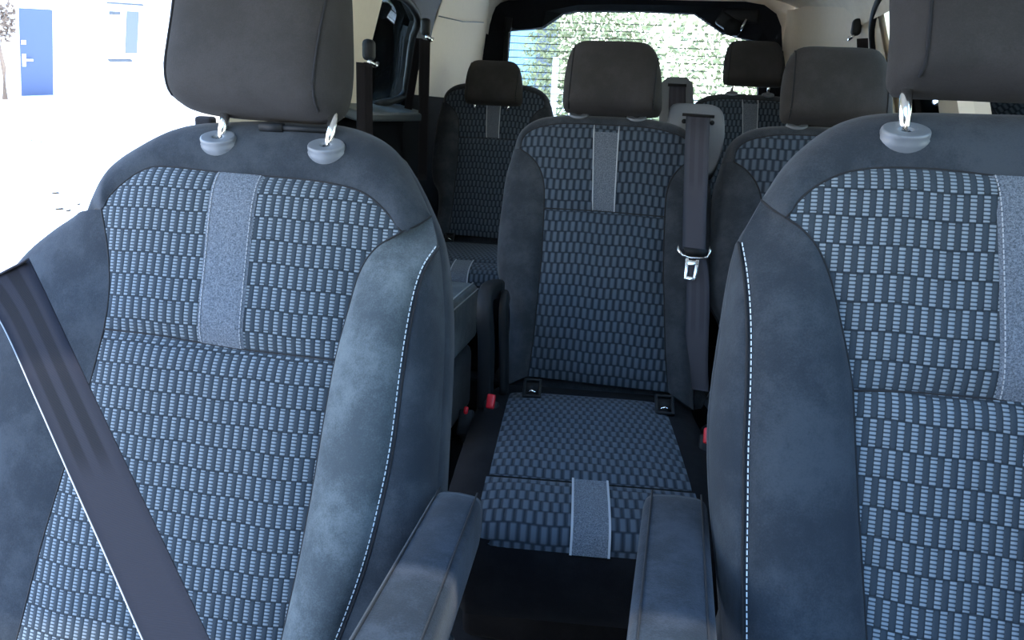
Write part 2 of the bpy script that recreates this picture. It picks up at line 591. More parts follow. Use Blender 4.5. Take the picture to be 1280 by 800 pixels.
# ================================================================== FRONT SEATS
def front_seat(label, fr, base, g, mirror_u=None):
    """g: dict of pixel curves. mirror_u: local u of the seat's centre line when only its left half is traced"""
    root = thing('front_seat', label, 'car seat', base)
    H = lambda key, h=0.0: fr.curve(g[key], h)
    def mir(c): return [(2 * (mirror_u[0] + mirror_u[1] * p[1]) - p[0], p[1], p[2]) for p in c]

    topseam = H('topseam')
    midseam = H('midseam')
    sl_up, sl_lo = H('seamL_up'), H('seamL_lo')
    outL = H('outL')                       # from yoke junction downward (silhouette)
    stL = H('stitchL') if 'stitchL' in g else None
    yokeL = H('yokeL')                     # insert corner -> silhouette
    top = H('top')                         # silhouette from left junction to right junction / centre
    if mirror_u is not None:
        topseam = topseam + mir(topseam)[::-1][1:]
        midseam = midseam + mir(midseam)[::-1][1:]
        sr_up, sr_lo, outR, yokeR = mir(sl_up), mir(sl_lo), mir(outL), mir(yokeL)
        stR = mir(stL) if stL else None
        top = top + mir(top)[::-1][1:]
    else:
        sr_up, sr_lo, outR, yokeR = H('seamR_up'), H('seamR_lo'), H('outR'), H('yokeR')
        stR = H('stitchR')
    # back body
    loop = top + outR[1:] + outL[::-1][:-1]
    back = shell(fr, 'backrest', loop, M['fabric'], root, depth=.11)
    # inserts
    coons(fr, 'upper_insert', midseam, topseam, sl_up[::-1], sr_up[::-1], M['weave'], back, n=60, k=30, bulge=.014,
          label='ribbed weave panel')
    lowbot = [sl_lo[-1], lerp(sl_lo[-1], sr_lo[-1], .5), sr_lo[-1]]
    coons(fr, 'lower_insert', lowbot, midseam, sl_lo[::-1], sr_lo[::-1], M['weave'], back, n=60, k=50, bulge=.014, pb=14,
          label='ribbed weave panel')
    # stripe
    s0, s1 = H('stripeL'), None
    s1 = H('stripeR') if mirror_u is None else mir(s0)
    a, b = cr(s0, 30), cr(s1, 30)
    vs, fs, K = [], [], 9
    for i in range(30):
        t = i / 29
        hh = .014 * (1 - abs(2 * t - 1) ** 6) + .0025
        for j in range(K):
            s = j / (K - 1)
            q = lerp(a[i], b[i], s)
            vs.append(fr.W((q[0], q[1], hh - (.002 if j in (0, K - 1) else 0))))
    for i in range(29):
        for j in range(K - 1): fs.append((i * K + j, i * K + j + 1, (i + 1) * K + j + 1, (i + 1) * K + j))
    stripe = obj('centre_stripe', vs, fs, M['felt'], back, label='grey felt stripe')
    for c in (a, b):
        mid = [lerp(p, q, .06) for p, q in zip(c, b if c is a else a)]
        cc = [(p[0], p[1], .014 * (1 - abs(2 * i / 29 - 1) ** 6)) for i, p in enumerate(mid)]
        stitches(fr, 'stitching', cc, M['greythread'], stripe, pitch=.006, ln=.004, w=.0009, lift=.0026)
    # yoke
    yb = yokeL[::-1] + topseam[1:-1] + yokeR
    ruled(fr, 'shoulder_panel', yb, top, M['fabric'], back, n=90, k=16, mode='round', bulge=.006, taper=0)
    # bolsters
    for sd, su, slo, st, out, yk in (('L', sl_up, sl_lo, stL, outL, yokeL), ('R', sr_up, sr_lo, stR, outR, yokeR)):
        seam = su + slo[1:]
        if st:
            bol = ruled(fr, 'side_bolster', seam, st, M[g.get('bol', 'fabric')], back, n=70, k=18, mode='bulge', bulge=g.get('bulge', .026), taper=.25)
            ruled(fr, 'side_panel', st, out, M['fabric'], back, n=70, k=12, mode='round', bulge=.0, taper=0)
            stitches(fr, 'stitching', st[1:], M['thread'], bol)
            seam_tube(fr, 'seam', [(p[0] + (.004 if sd == 'R' else -.004), p[1], p[2]) for p in st[1:]], M['seam'], bol, r=.0018)
        else:
            bol = ruled(fr, 'side_bolster', seam, out, M['fabric'], back, n=70, k=20, mode='round', bulge=.010, taper=.6)
    for c in (topseam, sl_up, sr_up, sl_lo, sr_lo, midseam, yokeL, yokeR):
        seam_tube(fr, 'seam', c, M['seam'], back, r=.0016)
    return root, back


# ---- the left front seat (fully traced) ----
frL = Frame(atZ(300, 215, 1.05), 20)
gL = dict(
    topseam=[(127, 262), (137, 245), (155, 228), (178, 213), (205, 208), (272, 215), (331, 220), (400, 227), (450, 239), (480, 262), (502, 290)],
    midseam=[(130, 411), (190, 418), (250, 428), (305, 437), (365, 444), (419, 450)],
    seamL_up=[(127, 262), (134, 305), (137, 345), (135, 380), (130, 411)],
    seamL_lo=[(130, 411), (112, 480), (82, 580), (52, 680), (22, 795), (0, 870)],
    seamR_up=[(502, 290), (470, 310), (450, 340), (435, 390), (419, 450)],
    seamR_lo=[(419, 450), (406, 520), (391, 610), (373, 705), (352, 800), (335, 870)],
    yokeL=[(127, 262), (119, 262, -.03), (109, 273, -.06)],
    yokeR=[(502, 290), (522, 281, -.015), (539, 270, -.045)],
    top=[(109, 273, -.06), (135, 238, -.065), (165, 205, -.065), (200, 183, -.065), (245, 162, -.065), (300, 156, -.065), (370, 155, -.065),
         (430, 160, -.065), (470, 172, -.065), (498, 192, -.065), (520, 228, -.06), (539, 270, -.045)],
    outL=[(109, 273, -.06), (75, 290, -.06), (35, 322, -.06), (0, 372, -.06), (-28, 450, -.06), (-58, 560, -.06), (-90, 680, -.06), (-130, 800, -.06), (-150, 870, -.06)],
    outR=[(539, 270, -.045), (549, 310, -.05), (554, 360, -.055), (556, 420, -.06), (553, 500, -.06), (549, 570, -.06), (545, 640, -.06), (535, 720, -.06), (520, 800, -.06), (505, 870, -.06)],
    stitchL=None,
    stitchR=[(539, 270, -.045), (546, 308, -.02), (530, 332, .0), (519, 362, .008), (509, 410, .012), (500, 470, .012), (489, 555, .012),
             (474, 630, .012), (453, 710, .012), (420, 800, .012), (390, 870, .012)],
    stripeL=[(250, 428), (256, 380), (262, 320), (267, 265), (272, 215)],
    stripeR=[(306, 437), (313, 380), (319, 320), (325, 265), (331, 220)],
)
del gL['stitchL']
gL['bol'] = 'worn'  # bolster brightened by its fabric colour, standing in for sunlight on worn suede
seatL, backL = front_seat('charcoal front seat on the left with a grey seat belt hanging across it', frL, V3((-.56, .75, 0)), gL)

# ---- the right front seat (left half traced, right half by symmetry) ----
frR = Frame(atZ(1277, 215, .815), 20)
_a, _b = frR.px(1237, 219), frR.px(1243, 499)
UKR = (_a[0] - _b[0]) / (_a[1] - _b[1])
UCR = (_a[0] + .037 - UKR * _a[1], UKR)          # centre line u = c + k v
def ucr(v): return UCR[0] + UCR[1] * v
gR = dict(
    topseam=[(983, 272), (1000, 249), (1026, 229), (1060, 215), (1100, 210), (1150, 210.5), (1195, 214), (1237, 219), (1276, 222)],
    midseam=[(1066, 488), (1110, 489), (1150, 491), (1195, 495), (1243, 499), (1279, 502)],
    seamL_up=[(983, 272), (1002, 286), (1022, 310), (1038, 350), (1052, 410), (1060, 450), (1066, 488)],
    seamL_lo=[(1066, 488), (1069, 560), (1073, 640), (1078, 720), (1083, 800), (1087, 870)],
    yokeL=[(983, 272), (966, 262, -.015), (952, 250, -.04)],
    top=[(952, 250, -.04), (975, 214, -.06), (1000, 188, -.065), (1030, 166, -.065), (1060, 153, -.065), (1095, 147, -.065), (1150, 146, -.065), (1210, 147, -.065), (1277, 149, -.065)],
    outL=[(952, 250, -.04), (935, 280, -.045), (922, 302, -.05), (911, 350, -.055), (900, 420, -.06), (891, 482, -.06), (886, 540, -.06), (888, 624, -.06), (897, 715, -.06), (903, 800, -.06), (908, 870, -.06)],
    stitchL=[(952, 250, -.04), (927, 303, -.03), (934, 345, -.008), (938, 400, .005), (938, 470, .01), (935, 560, .012), (934, 640, .012), (933, 720, .012), (933, 800, .012), (933, 870, .012)],
    stripeL=[(1243, 499), (1242, 420), (1241, 350), (1239, 280), (1237, 219)],
    bulge=.026,
)
seatR, backR = front_seat('charcoal front seat on the right, cut off by the edge of the picture', frR, V3((.40, .72, 0)), gR, UCR)

# headrests of the front seats
def hr_outline(fr, pts, h): return [fr.px(x, y, h)[:2] for x, y in pts]

oL = hr_outline(frL, [(222, -40), (216, 20), (209, 70), (206, 95), (210, 115), (224, 128), (265, 136), (330, 141), (390, 144), (412, 138),
                      (424, 118), (429, 80), (429, 30), (426, -40), (417, -62), (390, -72), (260, -74), (232, -64)], .01)
pl = [frL.px(277, 174, -.010), frL.px(411, 184, -.010)]
headrest(frL, seatL, oL, .115, [(p[0], p[1]) for p in pl], seam_in=.026, h=-.01, post_h=-.010)
for p in pl:
    bezel(frL, backL, (p[0], p[1] - .006, -.006), tilt=46)
mb = MB()      # bar between the posts under the headrest
z0 = frL.px(300, 150, .0)
z1 = frL.px(412, 156, .0)
mb.tube([frL.W((z0[0] + .03, z0[1] - .004, -.012)), frL.W((z1[0] - .005, z1[1] - .004, -.012))], .0045, 10)
mb.tube([frL.W((z0[0] + .026, z0[1] - .004, -.012)), frL.W((z0[0] + .062, z0[1] - .004, -.012))], .007, 10)
mb.build('headrest_crossbar', M['plastic'], seatL)

oR = hr_outline(frR, [(1126, -40), (1124, 20), (1120, 70), (1119, 88), (1122, 97), (1132, 104), (1165, 106), (1230, 108), (1276, 110)], .01)
oR = oR[:-1] + [(ucr(.15), oR[-1][1])] + [(2 * ucr(v) - u, v) for u, v in oR[::-1][1:]]
vt = frR.px(1150, -80, .01)[1]
oR = oR + [(oR[-1][0] - .02, vt - .01), (oR[-1][0] - .06, vt), (oR[0][0] + .06, vt), (oR[0][0] + .02, vt - .01)]
pr = frR.px(1129, 166, -.010)
posts = [(pr[0], pr[1]), (2 * ucr(pr[1]) - pr[0], pr[1])]
headrest(frR, seatR, oR, .115, posts, seam_in=.026, h=-.01, post_h=-.010)
for u, v in posts: bezel(frR, backR, (u, v - .006, -.006), tilt=46)

# cushions under the front seats (below the frame) and their armrests
def cushion_block(name, x0, x1, prof, m, parent, edge=.04, n=22):
    """profile list of (y, z) swept in x, with rounded left/right shoulders"""
    P = cr(prof, n, closed=True)
    cy = sum(p[0] for p in P) / n
    cz = sum(p[1] for p in P) / n
    loops = []
    for i in range(11):
        t = i / 10
        x = x0 + (x1 - x0) * t
        d = min(x - x0, x1 - x)
        s = 1 - .16 * max(0, 1 - d / edge) ** 2
        loops.append([(x, cy + (p[0] - cy) * s, cz + (p[1] - cz) * s) for p in P])
    mb = MB()
    mb.loft(loops)
    return mb.build(name, m, parent)

for root, cx, y1 in ((seatL, -.56, .86), (seatR, .40, .82)):
    cushion_block('seat_cushion', cx - .25, cx + .25, [(y1, .20), (y1, .30), (y1 - .1, .33), (y1 - .3, .34), (y1 - .45, .34), (y1 - .52, .30), (y1 - .5, .22), (y1 - .3, .18)],
                  M['fabric'], root)
    mb = MB()
    mb.box((cx, y1 - .27, .10), (.42, .42, .20), bev=.02)
    mb.build('seat_base', M['plastic'], root)


def armrest(parent, pxs, z, thick, m=M['armfab']):
    """pxs: back-left, back-right, front-right, front-left pixels of the top face at heights z[0] (back) and z[1] (front)"""
    bl, br_, frr, fl = [atz(x, y, zz) for (x, y), zz in zip(pxs, (z[0], z[0], z[1], z[1]))]
    loops = []
    N = 16
    for i in range(N + 1):
        t = i / N
        l, r_ = bl.lerp(fl, t), br_.lerp(frr, t)
        c = (l + r_) / 2
        a = (r_ - l) / 2
        e = min(1.0, math.sqrt(max(0.0, 1 - max(0, 1 - t / .10) ** 2)) * .25 + .75)
        top = thick * .02
        dn = V3((0, 0, -1))
        sec = []
        for k in range(28):
            q = 2 * math.pi * k / 28
            cx_, cz_ = math.cos(q), math.sin(q)
            sx = math.copysign(abs(cx_) ** .35, cx_)
            sz = math.copysign(abs(cz_) ** .35, cz_)
            sec.append(c + a * sx * (1 if t > .02 else .97) + dn * (thick / 2 - sz * thick / 2 * e) + V3((0, 0, .004 * (1 - sx * sx))))
        loops.append(sec)
    mb = MB()
    mb.loft(loops)
    o = mb.build('armrest', m, parent)
    # two piping seams along the top edges
    for s in (.12, .88):
        pts = []
        for i in range(13):
            t = .02 + .96 * i / 12
            pts.append(bl.lerp(fl, t).lerp(br_.lerp(frr, t), s) + V3((0, 0, .0015)))
        sm = MB()
        sm.tube(pts, .0013, 6)
        sm.build('seam', M['seam'], o)
    return o

armrest(seatL, [(545, 606), (605, 616), (520, 860), (385, 870)], (.64, .66), .075)
armrest(seatR, [(806, 610), (886, 618), (905, 860), (776, 850)], (.64, .645), .075)


# ================================================================== REAR SEAT MODEL (centre seat of the second row)
frM = Frame(atZ(757, 150, 1.92), 20)
baseM = V3((-.13, 1.45, 0))
rear = thing('rear_seat', 'upright centre seat of the second row with a belt hanging down its right shoulder', 'car seat', baseM,)
_a, _b = frM.px(758.5, 157), frM.px(746, 480)
UKM = (_a[0] - _b[0]) / (_a[1] - _b[1])
def ucm(v): return _a[0] + UKM * (v - _a[1])
UCM = ucm(-.3)
def lm(pts, h=0.0): return frM.curve(pts, h)
def mm(c): return [(2 * ucm(p[1]) - p[0], p[1], p[2]) for p in c]
topseam = lm([(650, 186), (654, 172), (668, 161), (698, 155), (730, 155), (757, 156.5)])
topseam = topseam + mm(topseam)[::-1][1:]
midseam = lm([(680, 260), (720, 262.5), (757, 264.5)])
midseam = midseam + mm(midseam)[::-1][1:]
su = lm([(650, 186), (664, 196), (675, 212), (680, 232), (680, 260)])
slo = lm([(680, 260), (677, 320), (672, 370), (667, 420), (660, 470)])
out = lm([(642, 192, -.05), (633, 222, -.05), (628, 260, -.05), (624, 300, -.05), (623, 335, -.05), (627, 357, -.05), (637, 378, -.05), (639, 405, -.05), (636, 440, -.05), (632, 485, -.05)])
yk = lm([(650, 186), (642, 192, -.05)])
tp = lm([(642, 192, -.05), (650, 170, -.05), (664, 157, -.05), (685, 149, -.05), (720, 147, -.05), (757, 148, -.05)])
tp = tp + mm(tp)[::-1][1:]
loopM = tp + mm(out)[1:] + out[::-1][:-1]
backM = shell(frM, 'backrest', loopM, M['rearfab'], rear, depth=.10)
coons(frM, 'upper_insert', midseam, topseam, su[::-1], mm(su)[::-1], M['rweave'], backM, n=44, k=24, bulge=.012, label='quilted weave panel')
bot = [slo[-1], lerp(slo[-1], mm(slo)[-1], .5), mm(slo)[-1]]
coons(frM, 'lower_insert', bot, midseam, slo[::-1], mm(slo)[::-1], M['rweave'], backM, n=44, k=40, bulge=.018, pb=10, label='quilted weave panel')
ruled(frM, 'shoulder_panel', yk[::-1] + topseam[1:-1] + mm(yk), tp, M['rearfab'], backM, n=70, k=12, mode='round', bulge=.004, taper=0)
for f_ in (lambda c: c, mm):
    ruled(frM, 'side_bolster', f_(su + slo[1:]), f_(out), M['rearfab'], backM, n=60, k=18, mode='round', bulge=.035, taper=.45)
sL = lm([(741, 263), (742, 210), (743, 157)])
a, b = cr(sL, 24), cr(mm(sL), 24)
vs, fs = [], []
for i in range(24):
    hh = .012 * (1 - abs(2 * i / 23 - 1) ** 6) + .002
    for j in range(5):
        q = lerp(a[i], b[i], j / 4)
        vs.append(frM.W((q[0], q[1], hh)))
for i in range(23):
    for j in range(4): fs.append((i * 5 + j, i * 5 + j + 1, (i + 1) * 5 + j + 1, (i + 1) * 5 + j))
stripeM = obj('centre_stripe', vs, fs, M['felt'], backM, label='grey felt stripe')
for c in (a, b):
    cc = [(p[0], p[1], .012 * (1 - abs(2 * i / 23 - 1) ** 6) + .002) for i, p in enumerate(c)]
    seam_tube(frM, 'piping', cc, M['greythread'], stripeM, r=.0018)
for c in (su, slo, mm(su), mm(slo), midseam, topseam):
    seam_tube(frM, 'seam', c, M['seam'], backM, r=.002)
# headrest
oM = [frM.px(x, y, .0)[:2] for x, y in [(766, 54.5), (732, 54), (719, 59), (711, 73), (706, 95), (704, 118), (704, 132), (712, 139), (757, 142)]]
_c = frM.px(766, 95, .0)
oM = oM[:-1] + [(_c[0] + UKM * (oM[-1][1] - _c[1]), oM[-1][1])] + [(2 * (_c[0] + UKM * (v - _c[1])) - u, v) for u, v in oM[::-1][1:-1]]
pm = frM.px(724, 146, -.022)
pM = [(pm[0], pm[1]), (2 * ucm(pm[1]) - pm[0], pm[1])]
headM = headrest(frM, rear, oM, .10, pM, seam_in=.022, h=-.005, post_r=.006, post_h=-.022)
for u, v in pM: bezel(frM, backM, (u, v - .002, -.018), a=.026, b=.020, h=.010, tilt=45)

# cushion of the rear seat
botc = frM.W((UCM, lm([(748, 485)])[0][1], 0))
XC = frM.W((UCM, 0, 0)).x
YB = botc.y
ZS = .455
def prof_pt(s):
    """upper skin of the cushion: arc length from the back (0) to the front lip"""
    return None
YS = atz(690, 600, ZS).y
YL = atz(700, 700, ZS - .06).y
skin = [(YB + .05, ZS - .03), (YB - .05, ZS - .012), (YB - .20, ZS), (YS + .06, ZS + .004), (YS, ZS), (YS - (YS - YL) * .4, ZS - .002), (YL + .025, ZS - .016), (YL, ZS - .06)]
CL = [0]
for _p, _q in zip(cr(skin, 120), cr(skin, 120)[1:]): CL.append(CL[-1] + math.dist(_p, _q))
KS = min(range(120), key=lambda i: abs(cr(skin, 120)[i][0] - YS)) / 119
prof = skin + [(YL + .015, ZS - .14), (YL + .06, ZS - .22), (YB - .3, ZS - .22), (YB, ZS - .2)]
cush = cushion_block('seat_cushion', XC - .262, XC + .262, prof, M['black'], rear, n=40)
def pad(name, k0, k1, x0, x1, m, parent, bul, lift, flare=0.0, n=30, k=36, label=None):
    S = cr(skin, 120)
    i0, i1 = int(k0 * 119), int(k1 * 119)
    S = cr(S[i0:i1 + 1], k)
    vs, fs, uvs = [], [], []
    L = 0
    for j in range(k):
        t = j / (k - 1)
        if j: L += math.dist(S[j], S[j - 1])
        p0, p1 = S[max(j - 1, 0)], S[min(j + 1, k - 1)]
        ty, tz = p1[0] - p0[0], p1[1] - p0[1]
        ln = math.hypot(ty, tz)
        ny, nz = tz / ln, -ty / ln
        for i in range(n):
            s = i / (n - 1)
            h = lift + bul * (1 - abs(2 * s - 1) ** 6) * (1 - abs(2 * t - 1) ** 6)
            w = (x1 - x0) * (1 + flare * (t - .5)) / 2
            x = (x0 + x1) / 2 + w * (2 * s - 1)
            vs.append((x, S[j][0] + ny * h, S[j][1] + nz * h))
            uvs.append((x, -L))
    for j in range(k - 1):
        for i in range(n - 1): fs.append((j * n + i, (j + 1) * n + i, (j + 1) * n + i + 1, j * n + i + 1))
    return obj(name, vs, fs, m, parent, uvs=uvs, label=label)
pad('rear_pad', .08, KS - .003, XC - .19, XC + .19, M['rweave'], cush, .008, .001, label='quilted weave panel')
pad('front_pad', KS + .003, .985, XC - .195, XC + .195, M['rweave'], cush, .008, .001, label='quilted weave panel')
cs = pad('centre_stripe', KS + .003, .99, XC - .032, XC + .032, M['felt'], cush, 0, .0105, n=6, label='grey felt stripe')
for x in (-.032, .032): pad('piping', KS + .003, .99, XC + x - .002, XC + x + .002, M['greythread'], cs, 0, .0125, n=2)
# pedestal
mb = MB()
mb.box((XC, YB - .22, .115), (.40, .40, .23), bev=.02)
mb.build('seat_base', M['black'], rear)
# child-seat anchor covers at the back of the cushion
def anchor_cover(x, y, z):
    t = MB()
    c = V3((x, y, z))
    rot = Matrix.Rotation(R(35), 3, 'X')
    for sx, sy, w, hgt in ((-.019, 0, .007, .052), (.019, 0, .007, .052), (0, -.024, .045, .007), (0, .024, .045, .007)):
        t.box(c + rot @ V3((sx, sy, .004)), (w, hgt, .012), rot, bev=.003)
    o = t.build('anchor_cover', M['plastic'], cush, label='black anchor frame')
    t = MB()
    t.box(c + rot @ V3((0, 0, -.002)), (.034, .044, .004), rot)
    t.build('recess', M['seam'], o)
    t = MB()
    t.tube([c + rot @ V3((-.011, -.012, .004)), c + rot @ V3((.0, -.008, .007)), c + rot @ V3((.012, -.013, .004))], .0026, 8)
    t.build('anchor_bar', M['chrome'], o, label='chrome anchor bar')
A0 = atz(665, 490, ZS + .005)
A1 = atz(830, 511, ZS + .005)
for A in (A0, A1):
    d = Matrix.Rotation(R(-7), 3, 'Z') @ (A - V3((XC, YB, 0)))
    anchor_cover(XC + d.x, YB + d.y, ZS + .012)

CY = R(7)
pv = V3((XC, YB, 0)) - baseM
cush.rotation_euler = (0, 0, CY)
cush.location = pv - Matrix.Rotation(CY, 3, 'Z') @ pv

# the other seats are the same model: copied with all their parts
def place(dx, y, dz, s, label, head=(0, 0), pitch=0):
    c = copy_tree(rear)
    c['label'] = label
    c.location = (baseM.x * 0 + dx, y, dz)
    c.scale = (s, s, s)
    for ch in c.children:
        if ch.name.startswith('headrest'):
            ch.location = V3(ch.location) + frM.Vv * head[0] + frM.N * head[1]
    return c
OFF = XC - baseM.x
seatQ = place(XC - OFF + .545, baseM.y - .02, 0, 1.0, 'second-row seat half hidden behind the right front seat')
TS = .88
seatT = place(-.665 - OFF * TS, 2.46, .24, TS, 'third-row seat by the left wall, headrest folded low over its backrest', (-.12, .045))
seatU = place(.30 - OFF * TS, 2.55, .24, TS, 'third-row seat far right, black headrest raised high against the rear window', (.035, 0))

# parts only the centre seat has: belt outlet housing on its right shoulder
def plate(fr, name, pts, h0, h1, m, parent, bev=.004, closed_n=48, **kw):
    """rounded plate from a closed pixel outline in the frame's plane at h1 (front) back to h0"""
    L = cr([fr.px(x, y, h1)[:2] for x, y in pts], closed_n, closed=True)
    cu = sum(p[0] for p in L) / closed_n
    cv = sum(p[1] for p in L) / closed_n
    def lp(s, h): return [fr.W((cu + (p[0] - cu) * s, cv + (p[1] - cv) * s, h)) for p in L]
    mb = MB()
    mb.loft([lp(.80, h0), lp(1.0, h0 + bev), lp(1.0, h1 - bev), lp(.975, h1 - bev * .3), lp(.93, h1), lp(.3, h1 + .001)])
    return mb.build(name, m, parent, **kw)
hous = plate(frM, 'belt_outlet', [(836, 140), (843, 129), (870, 129), (892, 131), (903, 139), (906, 158), (904, 182), (898, 203), (889, 216), (872, 220), (850, 218), (838, 200), (835, 165)],
             -.11, -.030, M['greyplastic'], backM, label='grey plastic belt outlet')
sl = frM.px(853, 143, -.029), frM.px(893, 146, -.029)
mb = MB()
mb.tube([frM.W(sl[0]), frM.W(lerp(sl[0], sl[1], .5)), frM.W(sl[1])], .004, 8)
mb.build('slot', M['seam'], hous)
for x, y in ((855, 152), (890, 154)):
    p = frM.px(x, y, -.030)
    mb = MB()
    mb.tube([frM.W(p), frM.W((p[0], p[1], -.026))], .006, 12)
    mb.build('rivet', M['plastic'], hous)

# belt of the centre seat
def px_edge(fr, pts): return [fr.W(fr.px(x, y, h)) for x, y, h in pts]
beltM = thing('seat_belt', 'grey seat belt hanging down the right shoulder of the centre seat, metal tongue on it', 'seat belt', frM.W(frM.px(866, 150, .02)))
ribbon('webbing', px_edge(frM, [(858, 145, -.030), (857, 152, -.014), (857, 162, .010), (856, 180, .032), (855, 220, .04), (854, 260, .04), (853, 311, .042)]),
       px_edge(frM, [(888, 147, -.030), (887, 154, -.014), (887, 164, .010), (886, 182, .032), (885, 222, .04), (883, 262, .04), (882, 314, .042)]), M['rearbelt'], beltM, vscale=.9)
ribbon('webbing', px_edge(frM, [(856, 316, .04), (858, 340, .035), (858, 370, .03), (857, 410, .022), (855, 450, .012), (856, 485, -.0)]),
       px_edge(frM, [(882, 320, .04), (886, 345, .035), (887, 375, .03), (886, 415, .022), (885, 455, .012), (886, 490, -.0)]), M['rearbelt'], beltM, vscale=.9)
mb = MB()
pts = [(848, 306, .047), (848, 313, .05), (853, 319, .052), (862, 322, .053), (874, 323, .053), (884, 322, .052), (887, 315, .05), (887, 309, .047)]
mb.tube(px_edge(frM, pts), .0038, 10)
mb.build('tongue_loop', M['chrome'], beltM, label='chrome loop of the tongue')
mb = MB()
q = [frM.px(x, y, .052) for x, y in ((854, 309), (884, 313), (880, 322), (858, 320))]
mb.loft([[frM.W(p) for p in q], [frM.W((p[0], p[1], p[2] + .006)) for p in q]])
mb.build('tongue_grip', M['plastic'], beltM)
mb = MB()
def bar(p, q, w): 
    a_, b_ = frM.W(frM.px(p[0], p[1], .053)), frM.W(frM.px(q[0], q[1], .053))
    d = (b_ - a_)
    s_ = d.normalized().cross(frM.N)
    rot = Matrix((s_, d.normalized(), frM.N)).transposed()
    mb.box((a_ + b_) / 2, (w, d.length, .003), rot, bev=.0008)
bar((859, 323), (857, 349), .0075); bar((872, 325), (868, 350), .0075); bar((857, 347), (869, 349), .008); bar((858, 328), (873, 329), .012)
mb.build('tongue_plate', M['chrome'], beltM, label='chrome tongue plate')

# folded second-row seat left of the centre seat
fold = thing('folded_seat', 'folded-down second-row seat behind the left front seat, flat dark block with piped edge', 'car seat', V3((-.72, 1.45, 0)))
XF = -.475
e0, e1 = atX(553, 397, XF), atX(600, 349, XF)
zf = (e0.z + e1.z) / 2
def fold_block(name, x0, x1, y0, y1, z0, z1, m, bev):
    mb = MB()
    mb.box(((x0 + x1) / 2, (y0 + y1) / 2, (z0 + z1) / 2), (x1 - x0, y1 - y0, z1 - z0), bev=bev)
    return mb.build(name, m, fold)
yr = e1.y
fb = fold_block('backrest', XF - .46, XF, yr - .62, yr, zf - .16, zf, M['worn'], .022)
fold_block('seat_cushion', XF - .47, XF - .005, yr - .58, yr - .02, .30, zf - .165, M['fabric'], .03)
fold_block('seat_base', XF - .42, XF - .05, yr - .52, yr - .10, 0, .30, M['plastic'], .02)
for dx, dz in ((-.002, -.016), (-.017, -.001)):
    mb = MB()
    mb.tube([(XF + dx, yr - .60, zf + dz), (XF + dx, yr - .01, zf + dz)], .0022, 6)
    mb.build('piping', M['greythread'], fb)

# upright recliner arms between folded seat and centre seat
def arm_bar(name, pts, w, parent, m):
    """rounded flat bar through pixel centre points at plane Y"""
    mb = MB()
    P = cr([tuple(p) for p in pts], 20)
    loops = []
    for i, p in enumerate(P):
        p = V3(p)
        t = (V3(P[min(i + 1, 19)]) - V3(P[max(i - 1, 0)])).normalized()
        a_ = V3((1, 0, 0))
        b_ = t.cross(a_).normalized()
        loops.append([p + a_ * (w / 2 * math.copysign(abs(math.cos(q)) ** .5, math.cos(q))) + b_ * (.022 * math.copysign(abs(math.sin(q)) ** .5, math.sin(q)))
                      for q in [2 * math.pi * k / 20 for k in range(20)]])
    mb.loft(loops)
    return mb.build(name, m, parent)
Ya = 1.62
arm_bar('recliner_arm', [atY(622, 360, Ya + .13), atY(609, 366, Ya + .04), atY(606, 385, Ya), atY(608, 430, Ya), atY(607, 480, Ya), atY(606, 520, Ya)], .036, fold, M['plastic'])
arm_bar('recliner_arm', [atY(632, 368, 1.72), atY(630, 385, 1.70), atY(630, 430, 1.70), atY(630, 490, 1.69)], .020, rear, M['plastic'])

# belt buckles with red buttons
def buckle(px, label, Y, tilt=-25, bw=.020, bh=.034):
    p = atY(*px, Y)
    t = thing('belt_buckle', label, 'buckle', p - V3((0, 0, .11)))
    rot = Matrix.Rotation(R(tilt), 3, 'X')
    mb = MB()
    mb.box(p + rot @ V3((0, .008, -.028)), (.034, .024, .062), rot, bev=.006)
    mb.build('buckle_body', M['plastic'], t)
    mb = MB()
    mb.box(p + rot @ V3((0, -.004, 0)), (bw, .012, bh), rot, bev=.004)
    mb.build('release_button', M['red'], t, label='red release button')
    mb = MB()
    mb.tube([p + rot @ V3((0, .01, -.055)), p + V3((0, .02, -.09)), p + V3((0, .03, -.25))], .011, 10)
    mb.build('stalk', M['plastic'], t)
buckle((614, 502), 'seat belt buckle with red button left of the centre seat cushion', 1.58)
buckle((583, 513), 'dim red-button buckle in the shadow under the folded seat', 1.55, bw=.010, bh=.018)
buckle((885, 545), 'seat belt buckle, its red button peeking past the right front seat', 1.52)


# ================================================================== FRONT BELT
beltL = thing('seat_belt', 'wide dark seat belt running diagonally across the left front seat', 'seat belt', atZ(220, 800, .575))
def zed(y): return .755 - (y - 330) * (.755 - .575) / 470
lp = [(-35, 360), (0, 402), (45, 500), (89, 600), (134, 700), (178, 800), (205, 860)]
rp = [(36, 323), (60, 373), (105, 469), (160, 585), (212, 694), (262, 800), (290, 860)]
ribbon('webbing', [atZ(x, y, zed(y) + .012) for x, y in lp], [atZ(x, y, zed(y) - .012) for x, y in rp], M['belt'], beltL)
# the folded-over upper run, going up to the pillar on the left
ribbon('upper_webbing', [atZ(-35, 360, .755), atZ(-37, 362, .765), atZ(-80, 395, .82), atZ(-200, 420, 1.0)], [atZ(36, 323, .735), atZ(34, 327, .745), atZ(-30, 356, .80), atZ(-190, 365, 1.0)], M['rearbelt'], beltL, n=20)


# ================================================================== CABIN SHELL
def struct(name, mb, m, **kw):
    o = mb.build(name, m, None, **kw)
    o['kind'] = 'structure'
    return o
XL, XR = -.97, .74
YF, YR = -.75, 3.62
